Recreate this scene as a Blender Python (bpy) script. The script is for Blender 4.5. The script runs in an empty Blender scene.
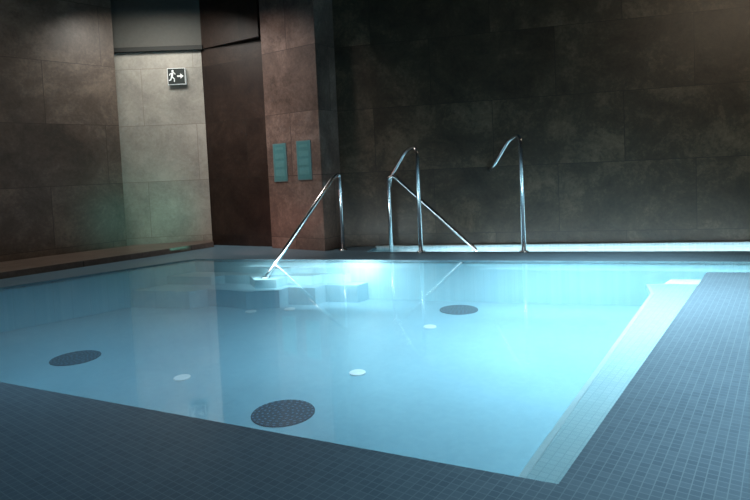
import bpy, bmesh, math
from mathutils import Matrix, Vector
from math import radians, sin, cos, pi

scene = bpy.context.scene
COL = scene.collection

# ------------------------------------------------------------------ helpers
def link(o, parent=None):
    COL.objects.link(o)
    if parent: o.parent = parent
    return o

def tag(o, label, cat, group=None):
    o["label"] = label; o["category"] = cat
    if group: o["group"] = group
    return o

def struct(o):
    o["kind"] = "structure"; return o

def mesh_obj(name, bm, mat=None, smooth=False, parent=None):
    me = bpy.data.meshes.new(name)
    bmesh.ops.recalc_face_normals(bm, faces=bm.faces)
    bm.to_mesh(me); bm.free()
    if mat: me.materials.append(mat)
    for p in me.polygons: p.use_smooth = smooth
    return link(bpy.data.objects.new(name, me), parent)

def prism_bm(poly, z0, z1, bm=None, top=True, bottom=True):
    """vertical prism over plan polygon, UV in metres along the walls"""
    bm = bm or bmesh.new()
    uvl = bm.loops.layers.uv.verify()
    lo = [bm.verts.new((x, y, z0)) for x, y in poly]
    hi = [bm.verts.new((x, y, z1)) for x, y in poly]
    n = len(poly); u = 0
    for i in range(n):
        j = (i+1) % n
        L = (Vector(poly[j])-Vector(poly[i])).length
        f = bm.faces.new((lo[i], lo[j], hi[j], hi[i]))
        for l, uv in zip(f.loops, ((u, z0), (u+L, z0), (u+L, z1), (u, z1))): l[uvl].uv = uv
        u += L
    if top:
        f = bm.faces.new(hi)
        for l in f.loops: l[uvl].uv = l.vert.co.xy
    if bottom:
        f = bm.faces.new(lo[::-1])
        for l in f.loops: l[uvl].uv = l.vert.co.xy
    return bm

def tube(name, pts, r, mat, bend=0.05, parent=None):
    """bent round pipe through points with rounded corners"""
    P = [Vector(p) for p in pts]
    path = [P[0]]
    for i in range(1, len(P)-1):
        a, b, c = P[i-1], P[i], P[i+1]
        d1 = (a-b).normalized(); d2 = (c-b).normalized()
        bb = min(bend, (a-b).length*.45, (c-b).length*.45)
        s, e = b+d1*bb, b+d2*bb
        for k in range(9):
            t = k/8
            path.append(s*(1-t)**2 + b*2*t*(1-t) + e*t*t)
    path.append(P[-1])
    bm = bmesh.new(); rings = []
    n = 16
    prev = None
    for i, p in enumerate(path):
        t = (path[min(i+1, len(path)-1)]-path[max(i-1, 0)]).normalized()
        if prev is None:
            x = t.orthogonal().normalized()
        else:
            x = (prev - t*prev.dot(t)).normalized()
        prev = x; y = t.cross(x)
        rings.append([bm.verts.new(p + x*r*cos(2*pi*k/n) + y*r*sin(2*pi*k/n)) for k in range(n)])
    for a, b in zip(rings, rings[1:]):
        for k in range(n):
            bm.faces.new((a[k], a[(k+1) % n], b[(k+1) % n], b[k]))
    bm.faces.new(rings[0][::-1]); bm.faces.new(rings[-1])
    return mesh_obj(name, bm, mat, True, parent)

def disc_bm(r, h, n=48, bevel=0.004):
    bm = bmesh.new()
    prof = [(r, 0), (r, h-bevel), (r-bevel, h)]
    rings = []
    for rr, z in prof:
        rings.append([bm.verts.new((rr*cos(2*pi*k/n), rr*sin(2*pi*k/n), z)) for k in range(n)])
    for a, b in zip(rings, rings[1:]):
        for k in range(n): bm.faces.new((a[k], a[(k+1) % n], b[(k+1) % n], b[k]))
    bm.faces.new(rings[-1]); bm.faces.new(rings[0][::-1])
    return bm

def poly_bm(bm, pts, y=0.0, th=0.004):
    """flat extruded polygon in the XZ plane facing -Y"""
    f = [bm.verts.new((x, y, z)) for x, z in pts]
    b = [bm.verts.new((x, y+th, z)) for x, z in pts]
    bm.faces.new(f); bm.faces.new(b[::-1])
    n = len(pts)
    for i in range(n): bm.faces.new((f[i], b[i], b[(i+1) % n], f[(i+1) % n]))

# ---------------------------------------------------------------- materials
def newmat(name):
    m = bpy.data.materials.new(name); m.use_nodes = True
    nt = m.node_tree; nt.nodes.clear()
    out = nt.nodes.new("ShaderNodeOutputMaterial")
    b = nt.nodes.new("ShaderNodeBsdfPrincipled")
    nt.links.new(b.outputs[0], out.inputs[0])
    return m, nt, b, out

def plain(name, col, rough=.5, metal=0, emis=None, es=0):
    m, nt, b, o = newmat(name)
    nz = nt.nodes.new("ShaderNodeTexNoise"); nz.inputs["Scale"].default_value = 30
    tc = nt.nodes.new("ShaderNodeTexCoord"); nt.links.new(tc.outputs["Object"], nz.inputs["Vector"])
    mx = nt.nodes.new("ShaderNodeMixRGB"); mx.inputs[1].default_value = (*[c*.85 for c in col], 1)
    mx.inputs[2].default_value = (*[min(1, c*1.1) for c in col], 1)
    nt.links.new(nz.outputs["Fac"], mx.inputs[0]); nt.links.new(mx.outputs[0], b.inputs["Base Color"])
    b.inputs["Roughness"].default_value = rough; b.inputs["Metallic"].default_value = metal
    if emis:
        b.inputs["Emission Color"].default_value = (*emis, 1); b.inputs["Emission Strength"].default_value = es
    return m

def stone(name, c_dark, c_mid, c_light, rough=.42, voff=.53, row=.68, width=1.25, uoff=0.0, joint=(.02,.016,.013), mort=.003):
    m, nt, b, o = newmat(name); N = nt.nodes; Lk = nt.links
    uv = N.new("ShaderNodeUVMap")
    mp = N.new("ShaderNodeMapping"); mp.inputs["Location"].default_value = (uoff, voff, 0)
    Lk.new(uv.outputs[0], mp.inputs["Vector"])
    br = N.new("ShaderNodeTexBrick"); br.offset = .5; br.squash = 1
    br.inputs["Scale"].default_value = 1; br.inputs["Brick Width"].default_value = width
    br.inputs["Row Height"].default_value = row; br.inputs["Mortar Size"].default_value = mort
    br.inputs["Mortar Smooth"].default_value = .1; br.inputs["Bias"].default_value = 0
    br.inputs["Color1"].default_value = (0, 0, 0, 1); br.inputs["Color2"].default_value = (1, 1, 1, 1)
    br.inputs["Mortar"].default_value = (.5, .5, .5, 1)
    Lk.new(mp.outputs[0], br.inputs["Vector"])
    tc = N.new("ShaderNodeTexCoord")
    # shift the stone pattern per tile so each tile has its own veining
    addv = N.new("ShaderNodeVectorMath"); addv.operation = 'MULTIPLY_ADD'
    Lk.new(br.outputs["Color"], addv.inputs[0]); addv.inputs[1].default_value = (7, 5, 3)
    Lk.new(tc.outputs["Object"], addv.inputs[2])
    n1 = N.new("ShaderNodeTexNoise"); n1.inputs["Scale"].default_value = 2.0; n1.inputs["Detail"].default_value = 13
    n1.inputs["Roughness"].default_value = .74; n1.inputs["Distortion"].default_value = .4
    Lk.new(addv.outputs[0], n1.inputs["Vector"])
    n2 = N.new("ShaderNodeTexNoise"); n2.inputs["Scale"].default_value = 34; n2.inputs["Detail"].default_value = 8
    n2.inputs["Roughness"].default_value = .7
    Lk.new(addv.outputs[0], n2.inputs["Vector"])
    ma = N.new("ShaderNodeMath"); ma.operation = 'MULTIPLY_ADD'; ma.inputs[1].default_value = .36
    Lk.new(n2.outputs["Fac"], ma.inputs[0]); Lk.new(n1.outputs["Fac"], ma.inputs[2])
    mb = N.new("ShaderNodeMath"); mb.operation = 'MULTIPLY_ADD'; mb.inputs[1].default_value = .09
    Lk.new(br.outputs["Color"], mb.inputs[0]); Lk.new(ma.outputs[0], mb.inputs[2])
    cr = N.new("ShaderNodeValToRGB"); e = cr.color_ramp.elements
    e[0].position = .54; e[0].color = (*c_dark, 1); e[1].position = .91; e[1].color = (*c_light, 1)
    k = cr.color_ramp.elements.new(.73); k.color = (*c_mid, 1)
    Lk.new(mb.outputs[0], cr.inputs[0])
    mx = N.new("ShaderNodeMixRGB"); mx.inputs[2].default_value = (*joint, 1)
    Lk.new(br.outputs["Fac"], mx.inputs[0]); Lk.new(cr.outputs[0], mx.inputs[1])
    Lk.new(mx.outputs[0], b.inputs["Base Color"])
    b.inputs["Roughness"].default_value = rough
    bp = N.new("ShaderNodeBump"); bp.inputs["Strength"].default_value = .25; bp.inputs["Distance"].default_value = .01
    Lk.new(ma.outputs[0], bp.inputs["Height"]); Lk.new(bp.outputs[0], b.inputs["Normal"])
    return m

def mosaic(name, c1, c2, grout, size=.028, ang=0, rough=.35, mort=.0022, lo=.85, hi=1.15):
    m, nt, b, o = newmat(name); N = nt.nodes; Lk = nt.links
    tc = N.new("ShaderNodeTexCoord")
    mp = N.new("ShaderNodeMapping"); mp.inputs["Rotation"].default_value = (0, 0, -ang)
    Lk.new(tc.outputs["Object"], mp.inputs["Vector"])
    br = N.new("ShaderNodeTexBrick"); br.offset = 0; br.squash = 1
    br.inputs["Scale"].default_value = 1; br.inputs["Brick Width"].default_value = size
    br.inputs["Row Height"].default_value = size; br.inputs["Mortar Size"].default_value = mort
    br.inputs["Mortar Smooth"].default_value = .2
    br.inputs["Color1"].default_value = (*c1, 1); br.inputs["Color2"].default_value = (*c2, 1)
    br.inputs["Mortar"].default_value = (*grout, 1)
    Lk.new(mp.outputs[0], br.inputs["Vector"])
    nz = N.new("ShaderNodeTexNoise"); nz.inputs["Scale"].default_value = 1.5; nz.inputs["Detail"].default_value = 4
    Lk.new(tc.outputs["Object"], nz.inputs["Vector"])
    hs = N.new("ShaderNodeHueSaturation")
    mr = N.new("ShaderNodeMapRange"); mr.inputs["To Min"].default_value = lo; mr.inputs["To Max"].default_value = hi
    Lk.new(nz.outputs["Fac"], mr.inputs["Value"]); Lk.new(mr.outputs[0], hs.inputs["Value"])
    Lk.new(br.outputs["Color"], hs.inputs["Color"]); Lk.new(hs.outputs[0], b.inputs["Base Color"])
    b.inputs["Roughness"].default_value = rough
    return m

ANG = math.atan2(2.58, 1.89)
M_BACK = stone("dark_stone_tile", (.018,.013,.008), (.043,.031,.020), (.115,.085,.055), mort=.003, joint=(.018,.013,.009))
M_LEFT = stone("brown_stone_tile", (.050,.038,.029), (.098,.074,.058), (.18,.14,.11), uoff=.4, mort=.003, joint=(.04,.03,.025))
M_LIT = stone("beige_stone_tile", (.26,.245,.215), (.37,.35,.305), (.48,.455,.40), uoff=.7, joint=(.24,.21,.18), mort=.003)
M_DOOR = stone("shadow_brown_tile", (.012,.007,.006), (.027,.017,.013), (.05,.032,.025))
M_PIER = stone("reddish_stone_tile", (.055,.038,.031), (.125,.088,.073), (.24,.175,.15), uoff=.25, mort=.003, joint=(.045,.032,.027))
M_LINTEL = plain("lintel_plaster", (.085,.085,.075), .7)
M_GAP_SHADE = plain("painted_gap_shade", (.02,.022,.02), .7)  # near-black colour stands in for the shade of a gap
M_CEIL = plain("black_ceiling", (.02,.02,.02), .8)
M_DECK = mosaic("blue_grey_mosaic", (.09,.17,.235), (.112,.205,.275), (.175,.29,.36), size=.026, ang=ANG, mort=.0014)
M_POOL = mosaic("pale_blue_mosaic", (.235,.45,.545), (.26,.48,.575), (.24,.45,.535), ang=ANG, mort=.0008)
M_PWALL = mosaic("pale_wall_mosaic", (.35,.63,.71), (.39,.66,.74), (.35,.60,.67), ang=ANG, mort=.0008)
M_LEDGE = mosaic("white_mosaic", (.44,.66,.71), (.50,.71,.76), (.38,.58,.64), ang=ANG, mort=.0018)
M_NOSE = mosaic("white_nosing_mosaic", (.58,.77,.81), (.62,.80,.84), (.54,.73,.77), ang=ANG, mort=.001)
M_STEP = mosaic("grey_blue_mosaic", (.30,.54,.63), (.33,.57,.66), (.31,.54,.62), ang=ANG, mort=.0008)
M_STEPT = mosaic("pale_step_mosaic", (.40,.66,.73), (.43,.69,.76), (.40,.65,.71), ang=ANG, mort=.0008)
M_STEEL = plain("polished_steel", (.62,.64,.66), .22, 1)
M_DARK = plain("dark_grille", (.002,.012,.035), .6)
M_DARK2 = plain("grille_slot", (.03,.11,.20), .5)
M_WHITE = plain("white_plastic", (.74,.83,.86), .4)
M_COPING = mosaic("pale_coping_mosaic", (.60,.70,.73), (.66,.76,.79), (.55,.65,.68), ang=ANG)
M_CURB = stone("curb_stone", (.085,.064,.053), (.14,.106,.088), (.21,.165,.14), row=3, width=1.2)

# water: fresnel mirror over slightly milky, lightly tinted water
M_WATER = bpy.data.materials.new("pool_water"); M_WATER.use_nodes = True
nt = M_WATER.node_tree; nt.nodes.clear(); N = nt.nodes; Lk = nt.links
out = N.new("ShaderNodeOutputMaterial"); mix = N.new("ShaderNodeMixShader")
tr = N.new("ShaderNodeBsdfTransparent"); tr.inputs[0].default_value = (.89, .97, 1, 1)
tl = N.new("ShaderNodeBsdfTranslucent"); tl.inputs[0].default_value = (.72, .92, .97, 1)
df = N.new("ShaderNodeBsdfDiffuse"); df.inputs[0].default_value = (.27, .48, .58, 1)
m2 = N.new("ShaderNodeMixShader"); m2.inputs[0].default_value = .7
Lk.new(tl.outputs[0], m2.inputs[1]); Lk.new(df.outputs[0], m2.inputs[2])
milk = N.new("ShaderNodeMixShader"); milk.inputs[0].default_value = .22
Lk.new(tr.outputs[0], milk.inputs[1]); Lk.new(m2.outputs[0], milk.inputs[2])
gl = N.new("ShaderNodeBsdfGlossy"); gl.inputs["Roughness"].default_value = .045
fr = N.new("ShaderNodeFresnel"); fr.inputs["IOR"].default_value = 1.85
tc = N.new("ShaderNodeTexCoord"); nz = N.new("ShaderNodeTexNoise"); nz.inputs["Scale"].default_value = 3
nz.inputs["Detail"].default_value = 3
bp = N.new("ShaderNodeBump"); bp.inputs["Strength"].default_value = .02; bp.inputs["Distance"].default_value = .02
Lk.new(tc.outputs["Object"], nz.inputs["Vector"]); Lk.new(nz.outputs["Fac"], bp.inputs["Height"])
Lk.new(bp.outputs[0], gl.inputs["Normal"]); Lk.new(fr.outputs[0], mix.inputs[0])
Lk.new(milk.outputs[0], mix.inputs[1]); Lk.new(gl.outputs[0], mix.inputs[2]); Lk.new(mix.outputs[0], out.inputs[0])

# ---------------------------------------------------------------- room shell
POOL = [(-4.26,3.61), (0.44,1.43), (2.33,4.01), (4.6,3.41), (4.95,3.68), (-1.88,5.83)]
PLUNGE = [(-0.12,5.80), (3.2,4.80), (4.8,4.32), (4.9,4.90), (0.0,6.12)]
ZF = .02
H = 3.0

def flat_with_holes(name, outer, holes, z, depth, mat):
    cu = bpy.data.curves.new(name+"_c", 'CURVE'); cu.dimensions = '2D'; cu.fill_mode = 'BOTH'
    for poly in [outer]+holes:
        s = cu.splines.new('POLY'); s.points.add(len(poly)-1)
        for p, (x, y) in zip(s.points, poly): p.co = (x, y, 0, 1)
        s.use_cyclic_u = True
    cu.extrude = depth/2
    tmp = bpy.data.objects.new(name+"_t", cu); COL.objects.link(tmp)
    dg = bpy.context.evaluated_depsgraph_get()
    me = bpy.data.meshes.new_from_object(tmp.evaluated_get(dg))
    bpy.data.objects.remove(tmp)
    me.transform(Matrix.Translation((0, 0, z-depth/2)))
    me.materials.clear(); me.materials.append(mat); me.name = name
    return link(bpy.data.objects.new(name, me))

OUTER = [(-8.6,1.0), (-5.5,-3.0), (5.0,-3.0), (6.4,4.55), (5.2,5.2), (-.4,7.2), (-1.8,8), (-3.6,7.6)]
struct(flat_with_holes("floor", OUTER, [POOL, PLUNGE], ZF, .03, M_DECK))

def wall(name, poly, mat, z0=0.0, z1=H):
    return struct(mesh_obj(name, prism_bm(poly, z0, z1), mat))

wall("wall_left", [(-8.40,1.05), (-2.98,6.77), (-3.10,6.90), (-8.6,1.3)], M_LEFT)
wall("wall_alcove", [(-3.30,6.93), (-2.02,6.98), (-2.02,7.2), (-3.4,7.2)], M_LIT)
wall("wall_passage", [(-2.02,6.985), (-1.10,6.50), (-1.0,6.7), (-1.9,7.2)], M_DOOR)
wall("wall_pier", [(-1.19,6.44), (-.55,5.99), (-.36,6.28), (-.97,6.72)], M_PIER)
wall("wall_back", [(-.58,6.32), (6.3,4.60), (6.4,4.9), (-.5,6.6)], M_BACK)
wall("wall_right", [(6.3,4.62), (4.9,-3), (5.1,-3), (6.5,4.62)], M_BACK)
wall("wall_rear", [(4.95,-2.9), (-5.6,-2.9), (-5.6,-3.1), (4.95,-3.1)], M_BACK)
wall("wall_side", [(-5.55,-2.95), (-8.45,1.1), (-8.6,1.0), (-5.7,-3.05)], M_LEFT)
struct(mesh_obj("ceiling", prism_bm(OUTER, H, H+.1), M_CEIL))
wall("trim_soffit", [(-3.08,6.90), (-2.0,6.95), (-2.0,7.05), (-3.3,7.0)], M_LINTEL, 2.44, H)
wall("trim_gap_shade_strip", [(-3.08,6.87), (-1.99,6.92), (-1.95,7.05), (-3.3,7.0)], M_GAP_SHADE, 2.39, 2.44)  # solid dark strip, slightly proud, painted as the shade under the soffit
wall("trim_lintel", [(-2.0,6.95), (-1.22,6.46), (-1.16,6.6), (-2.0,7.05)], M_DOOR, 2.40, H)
# low stone kerb along the foot of the left wall
kd = Vector((.688,.726)); kn = Vector((.726,-.688))
a = Vector((-8.2,1.27)); b = Vector((-2.98,6.77))
wall("trim_kerb", [tuple(a), tuple(a+kn*1.0), tuple(b+kn*.80-kd*.05), (-1.95,6.78), (-2.02,6.97), tuple(b+kd*.1)], M_CURB, ZF, ZF+.06)
# pale coping along the foot of the back wall behind the plunge pool
wall("trim_coping", [(0.0,6.175), (-.02,6.11), (4.88,4.885), (4.9,4.95)], M_COPING, -.3, .03)

# ---------------------------------------------------------------- pools
def basin(name, poly, depth, mat, wmat):
    bm = bmesh.new()
    lo = [bm.verts.new((x, y, -depth)) for x, y in poly]; hi = [bm.verts.new((x, y, ZF-.002)) for x, y in poly]
    n = len(poly)
    for i in range(n):
        f = bm.faces.new((lo[i], hi[i], hi[(i+1) % n], lo[(i+1) % n])); f.material_index = 1
    bm.faces.new(lo)
    me = bpy.data.meshes.new(name); bm.to_mesh(me); bm.free(); me.materials.append(mat); me.materials.append(wmat)
    return link(bpy.data.objects.new(name, me))

def surface(name, poly, z, mat, parent):
    bm = bmesh.new(); bm.faces.new([bm.verts.new((x, y, z)) for x, y in poly])
    me = bpy.data.meshes.new(name); bm.to_mesh(me); bm.free(); me.materials.append(mat)
    return link(bpy.data.objects.new(name, me), parent)

DEP = .35
WZ = .012
pool = tag(basin("swimming_pool", POOL, DEP, M_POOL, M_PWALL), "glowing pale blue mosaic hydrotherapy pool set flush in the deck", "pool")
surface("water", POOL, WZ, M_WATER, pool)
# ledge along the right side, turning the corner behind the deck with a small jog
mesh_obj("ledge", prism_bm([(0.44,1.43), (2.33,4.01), (3.4,3.727), (3.44,3.84), (2.5,4.10), (2.44,4.20), (2.22,4.26), (2.10,4.12), (1.98,4.13), (1.88,3.86), (0.31,1.49)], -DEP, -.08), M_LEDGE, parent=pool)
mesh_obj("ledge_nosing", prism_bm([(0.31,1.49), (1.88,3.86), (1.98,4.13), (2.10,4.12), (2.22,4.26), (2.44,4.20), (2.445,4.215), (2.215,4.28), (2.09,4.14), (1.965,4.15), (1.862,3.87), (0.29,1.50)], -.12, -.077), M_NOSE, parent=pool)
# broad shallow steps filling the far corner, joined to the far rim, zigzag edge
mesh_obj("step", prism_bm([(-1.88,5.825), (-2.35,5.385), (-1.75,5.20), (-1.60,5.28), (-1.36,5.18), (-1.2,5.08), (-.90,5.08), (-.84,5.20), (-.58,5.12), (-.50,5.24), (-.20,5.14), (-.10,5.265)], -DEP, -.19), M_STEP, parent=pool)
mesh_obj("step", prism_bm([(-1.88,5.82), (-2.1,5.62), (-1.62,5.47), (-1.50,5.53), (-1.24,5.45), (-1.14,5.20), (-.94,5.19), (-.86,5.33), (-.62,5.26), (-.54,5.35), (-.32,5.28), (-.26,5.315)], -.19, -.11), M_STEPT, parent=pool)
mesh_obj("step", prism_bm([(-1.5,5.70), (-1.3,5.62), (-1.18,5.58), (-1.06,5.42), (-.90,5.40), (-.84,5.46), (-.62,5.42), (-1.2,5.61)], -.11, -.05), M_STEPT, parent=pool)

def drain(x, y, r=.16):
    o = mesh_obj("drain", disc_bm(r, .005, bevel=.002), M_DARK, parent=pool); o.location = (x, y, -DEP)
    o["label"] = "round dark blue perforated floor drain cover"
    bm = bmesh.new()
    for ring, cnt in ((.16, 5), (.32, 9), (.48, 14), (.64, 18), (.80, 24), (.93, 28)):
        for k in range(cnt):
            a0 = 2*pi*k/cnt + ring; a1 = a0+2*pi/cnt*.45; rr = r*ring
            v = [bm.verts.new((q*cos(a), q*sin(a), .0056)) for q, a in ((rr-.005, a0), (rr+.005, a0), (rr+.005, a1), (rr-.005, a1))]
            bm.faces.new(v)
    mesh_obj("slot_pattern", bm, M_DARK2, parent=o)
for p in ((-2.11,3.87), (-.51,2.81), (.66,4.72)): drain(*p)

def nozzle(x, y, z=-DEP):
    bm = disc_bm(.05, .008, 32, .003)
    o = mesh_obj("inlet_nozzle", bm, M_WHITE, parent=pool); o.location = (x, y, z)
for p in ((-.15,3.33), (-1.21,3.38), (.37,4.24)): nozzle(*p)
nozzle(-.80, 5.00); nozzle(-1.14, 4.98)

plunge = tag(basin("plunge_pool", PLUNGE, .35, M_LEDGE, M_LEDGE), "narrow pale blue plunge pool beside the dark stone wall", "pool")
surface("water", PLUNGE, WZ, M_WATER, plunge)

# ---------------------------------------------------------------- rails
def flange(name, p, parent):
    o = mesh_obj(name, disc_bm(.045, .015, 32, .005), M_STEEL, True, parent); o.location = p; return o

def rail(label, pts, feet, r=.021, bend=.09):
    e = bpy.data.objects.new("handrail", None); e.location = pts[0]; link(e)
    tag(e, label, "handrail")
    inv = Vector(pts[0])
    t = tube("pipe", [Vector(p)-inv for p in pts], r, M_STEEL, bend, e)
    for f in feet: flange("flange", Vector(f)-inv, e)
    return e
rail("bent steel handrail slanting down onto the pool steps", [(-.36,5.98,ZF), (-.36,5.98,.83), (-.42,5.92,.80), (-1.05,5.25,-.11)], [(-.36,5.98,ZF), (-1.05,5.27,-.11)], bend=.06)
rail("tall curved steel handrail bridging deck and plunge pool", [(.43,5.585,ZF), (.43,5.585,1.06), (.34,5.76,1.04), (.16,6.02,.74), (.15,6.03,-.34)], [(.43,5.585,ZF)], bend=.1)
rail("steel handrail sloping down along the dark stone wall", [(.15,5.97,-.34), (.15,5.97,.76), (.21,5.95,.78), (1.0,5.68,.0), (1.02,5.67,-.34)], [], bend=.07)
rail("tall curved steel handrail fixed between deck and wall", [(1.37,5.295,ZF), (1.37,5.295,1.12), (1.30,5.45,1.08), (1.19,5.70,.82), (1.19,5.88,.80)], [(1.37,5.295,ZF)], bend=.1)

# ---------------------------------------------------------------- exit sign
sign = bpy.data.objects.new("exit_sign", None); link(sign)
sign.location = (-2.315, 6.955, 2.08); sign.rotation_euler = (0, 0, math.atan2(.05,1.28)); sign.scale = (.9, 1, .95)
tag(sign, "small black emergency exit sign with white running figure", "exit sign")
bm = bmesh.new(); poly_bm(bm, [(-.118,-.103), (.118,-.103), (.118,.103), (-.118,.103)], -.045, .045)
M_SIGNW = plain("sign_white", (.8,.83,.83), .5, 0, (.85,.95,.95), .08)
M_SIGNB = plain("sign_black", (.012,.022,.02), .6)
mesh_obj("housing", bm, M_SIGNW, parent=sign)
bm = bmesh.new(); poly_bm(bm, [(-.110,-.095), (.110,-.095), (.110,.095), (-.110,.095)], -.048, .003)
mesh_obj("face_panel", bm, M_SIGNB, parent=sign)
bm = bmesh.new(); Y = -.051; T = .003
cx, cz = -.045, .065
poly_bm(bm, [(cx+.015*cos(k*pi/6), cz+.015*sin(k*pi/6)) for k in range(12)], Y, T)
poly_bm(bm, [(-.062,.045), (-.035,.048), (-.045,-.005), (-.070,-.003)], Y, T)
poly_bm(bm, [(-.038,.046), (-.016,.020), (-.006,.026), (-.012,.034), (-.030,.052)], Y, T)
poly_bm(bm, [(-.060,.045), (-.088,.030), (-.092,.008), (-.084,.008), (-.078,.024), (-.058,.032)], Y, T)
poly_bm(bm, [(-.060,-.002), (-.045,-.005), (-.020,-.030), (-.022,-.070), (-.034,-.070), (-.034,-.036), (-.060,-.014)], Y, T)
poly_bm(bm, [(-.070,-.003), (-.055,-.008), (-.070,-.050), (-.100,-.056), (-.100,-.044), (-.080,-.040)], Y, T)
mesh_obj("running_figure", bm, M_SIGNW, parent=sign)
bm = bmesh.new(); poly_bm(bm, [(.012,-.010), (.055,-.010), (.055,-.032), (.098,0), (.055,.032), (.055,.010), (.012,.010)], Y, T)
mesh_obj("arrow", bm, M_SIGNW, parent=sign)

# ---------------------------------------------------------------- wall notices
M_TEAL = plain("teal_panel", (.065,.20,.21), .35)
M_FRAME = plain("teal_frame", (.10,.21,.22), .4)
M_PRINT = plain("teal_print", (.082,.235,.245), .5)
pd = math.atan2(-.45,.64)
def notice(x, y, z, w, h, label):
    e = bpy.data.objects.new("notice_panel", None); link(e); e.location = (x, y, z); e.rotation_euler = (0, 0, pd)
    tag(e, label, "notice", "teal notices on the stone pier")
    bm = bmesh.new(); poly_bm(bm, [(-w/2,-h/2), (w/2,-h/2), (w/2,h/2), (-w/2,h/2)], -.008, .008); mesh_obj("frame", bm, M_FRAME, parent=e)
    q = .014
    bm = bmesh.new(); poly_bm(bm, [(-w/2+q,-h/2+q), (w/2-q,-h/2+q), (w/2-q,h/2-q), (-w/2+q,h/2-q)], -.010, .003); mesh_obj("sheet", bm, M_TEAL, parent=e)
    bm = bmesh.new()
    for (x0, x1, z0, z1) in ((-.30,.30,.33,.40), (-.34,.34,.10,.24), (-.34,.34,-.12,.04), (-.34,.34,-.36,-.18)):
        poly_bm(bm, [(x0*w,z0*h), (x1*w,z0*h), (x1*w,z1*h), (x0*w,z1*h)], -.0115, .0015)
    mesh_obj("print", bm, M_PRINT, parent=e)
nn = Vector((-.45,-.64)).normalized()*.002
notice(-1.025+nn.x, 6.324+nn.y, .98, .20, .42, "teal framed notice on the reddish stone pier")
notice(-.735+nn.x, 6.12+nn.y, .99, .20, .42, "teal framed notice near the pier's edge")

# ---------------------------------------------------------------- lights
def area(loc, target, sx, sy, power, col, spread=180):
    l = bpy.data.lights.new("area_light", 'AREA'); l.shape = 'RECTANGLE'; l.size = sx; l.size_y = sy
    l.energy = power; l.color = col; l.spread = radians(spread)
    o = link(bpy.data.objects.new("area_light", l)); o.location = loc
    o.rotation_euler = (Vector(target)-Vector(loc)).to_track_quat('-Z', 'Y').to_euler(); return o

CY = (.88,.98,1.0)
area((1.2,3.7,2.95), (1.2,3.7,0), 2.4, 1.2, 70, CY, 56)
area((1.9,1.9,2.95), (1.9,1.9,0), 2.0, 2.0, 38, (.82,.95,1), 66)
area((-1.6,3.5,2.95), (-1.6,3.5,0), 2.2, 1.2, 17, (.72,.89,1), 60)
area((-1.2,.9,2.95), (-.9,1.9,0), 1.6, .8, 6, (.74,.89,1), 80)
# underwater lamp throw by the steps; added fills brighten far edge and plunge pool
area((-.50,5.02,-.004), (-.40,5.34,-.14), 1.5, .12, 9, (.86,.99,1))
area((-.20,5.12,-.004), (-.18,5.29,-.12), .30, .06, 2.6, (.92,1,1))
area((2.35,4.10,-.004), (2.45,4.42,-.16), 3.2, .12, 15, (.76,.98,1))
area((1.9,5.24,-.02), (2.0,5.62,-.05), 3.7, .05, 8, (.88,.97,1), 160)
o = area((2.0,5.42,.008), (2.0,5.42,-.3), 3.7, .3, 16, (.88,.97,1)); o.rotation_euler = (0, 0, math.atan2(-1.02,4.07))
# warm / accent area lights added to brighten alcove, pier, left and back walls
area((-2.4,6.15,2.75), (-2.5,6.95,.8), .9, .4, 16, (1,.97,.90), 150)
area((-2.3,6.3,.35), (-2.85,6.95,.45), .5, .6, .8, (.25,1,.82), 110)
area((-1.5,5.9,.3), (-1.15,6.42,.3), .3, .15, 1.0, (1,.4,.3), 150)
area((-1.9,5.3,2.9), (-1.15,6.35,1.3), .4, .2, 9, (1,.84,.77), 80)
area((-4.0,3.6,2.9), (-4.6,5.1,1.2), 2.6, .5, 13, (1,.86,.72), 120)
area((3.8,2.6,2.9), (3.6,5.2,1.9), 1.8, .4, 9, (1,.80,.58), 100)

w = bpy.data.worlds.new("world"); scene.world = w; w.use_nodes = True
w.node_tree.nodes["Background"].inputs[0].default_value = (.01,.012,.015,1)
w.node_tree.nodes["Background"].inputs[1].default_value = 1

# ---------------------------------------------------------------- camera
cam = bpy.data.cameras.new("camera"); co = link(bpy.data.objects.new("camera", cam))
cam.sensor_width = 36; cam.lens = 27.36; cam.shift_y = -50/750
R = Matrix.Rotation(radians(87), 4, 'X') @ Matrix.Rotation(-.045, 4, 'Z')
co.matrix_world = Matrix.Translation((0, 0, .85)) @ R
scene.camera = co
scene.view_settings.view_transform = 'Standard'
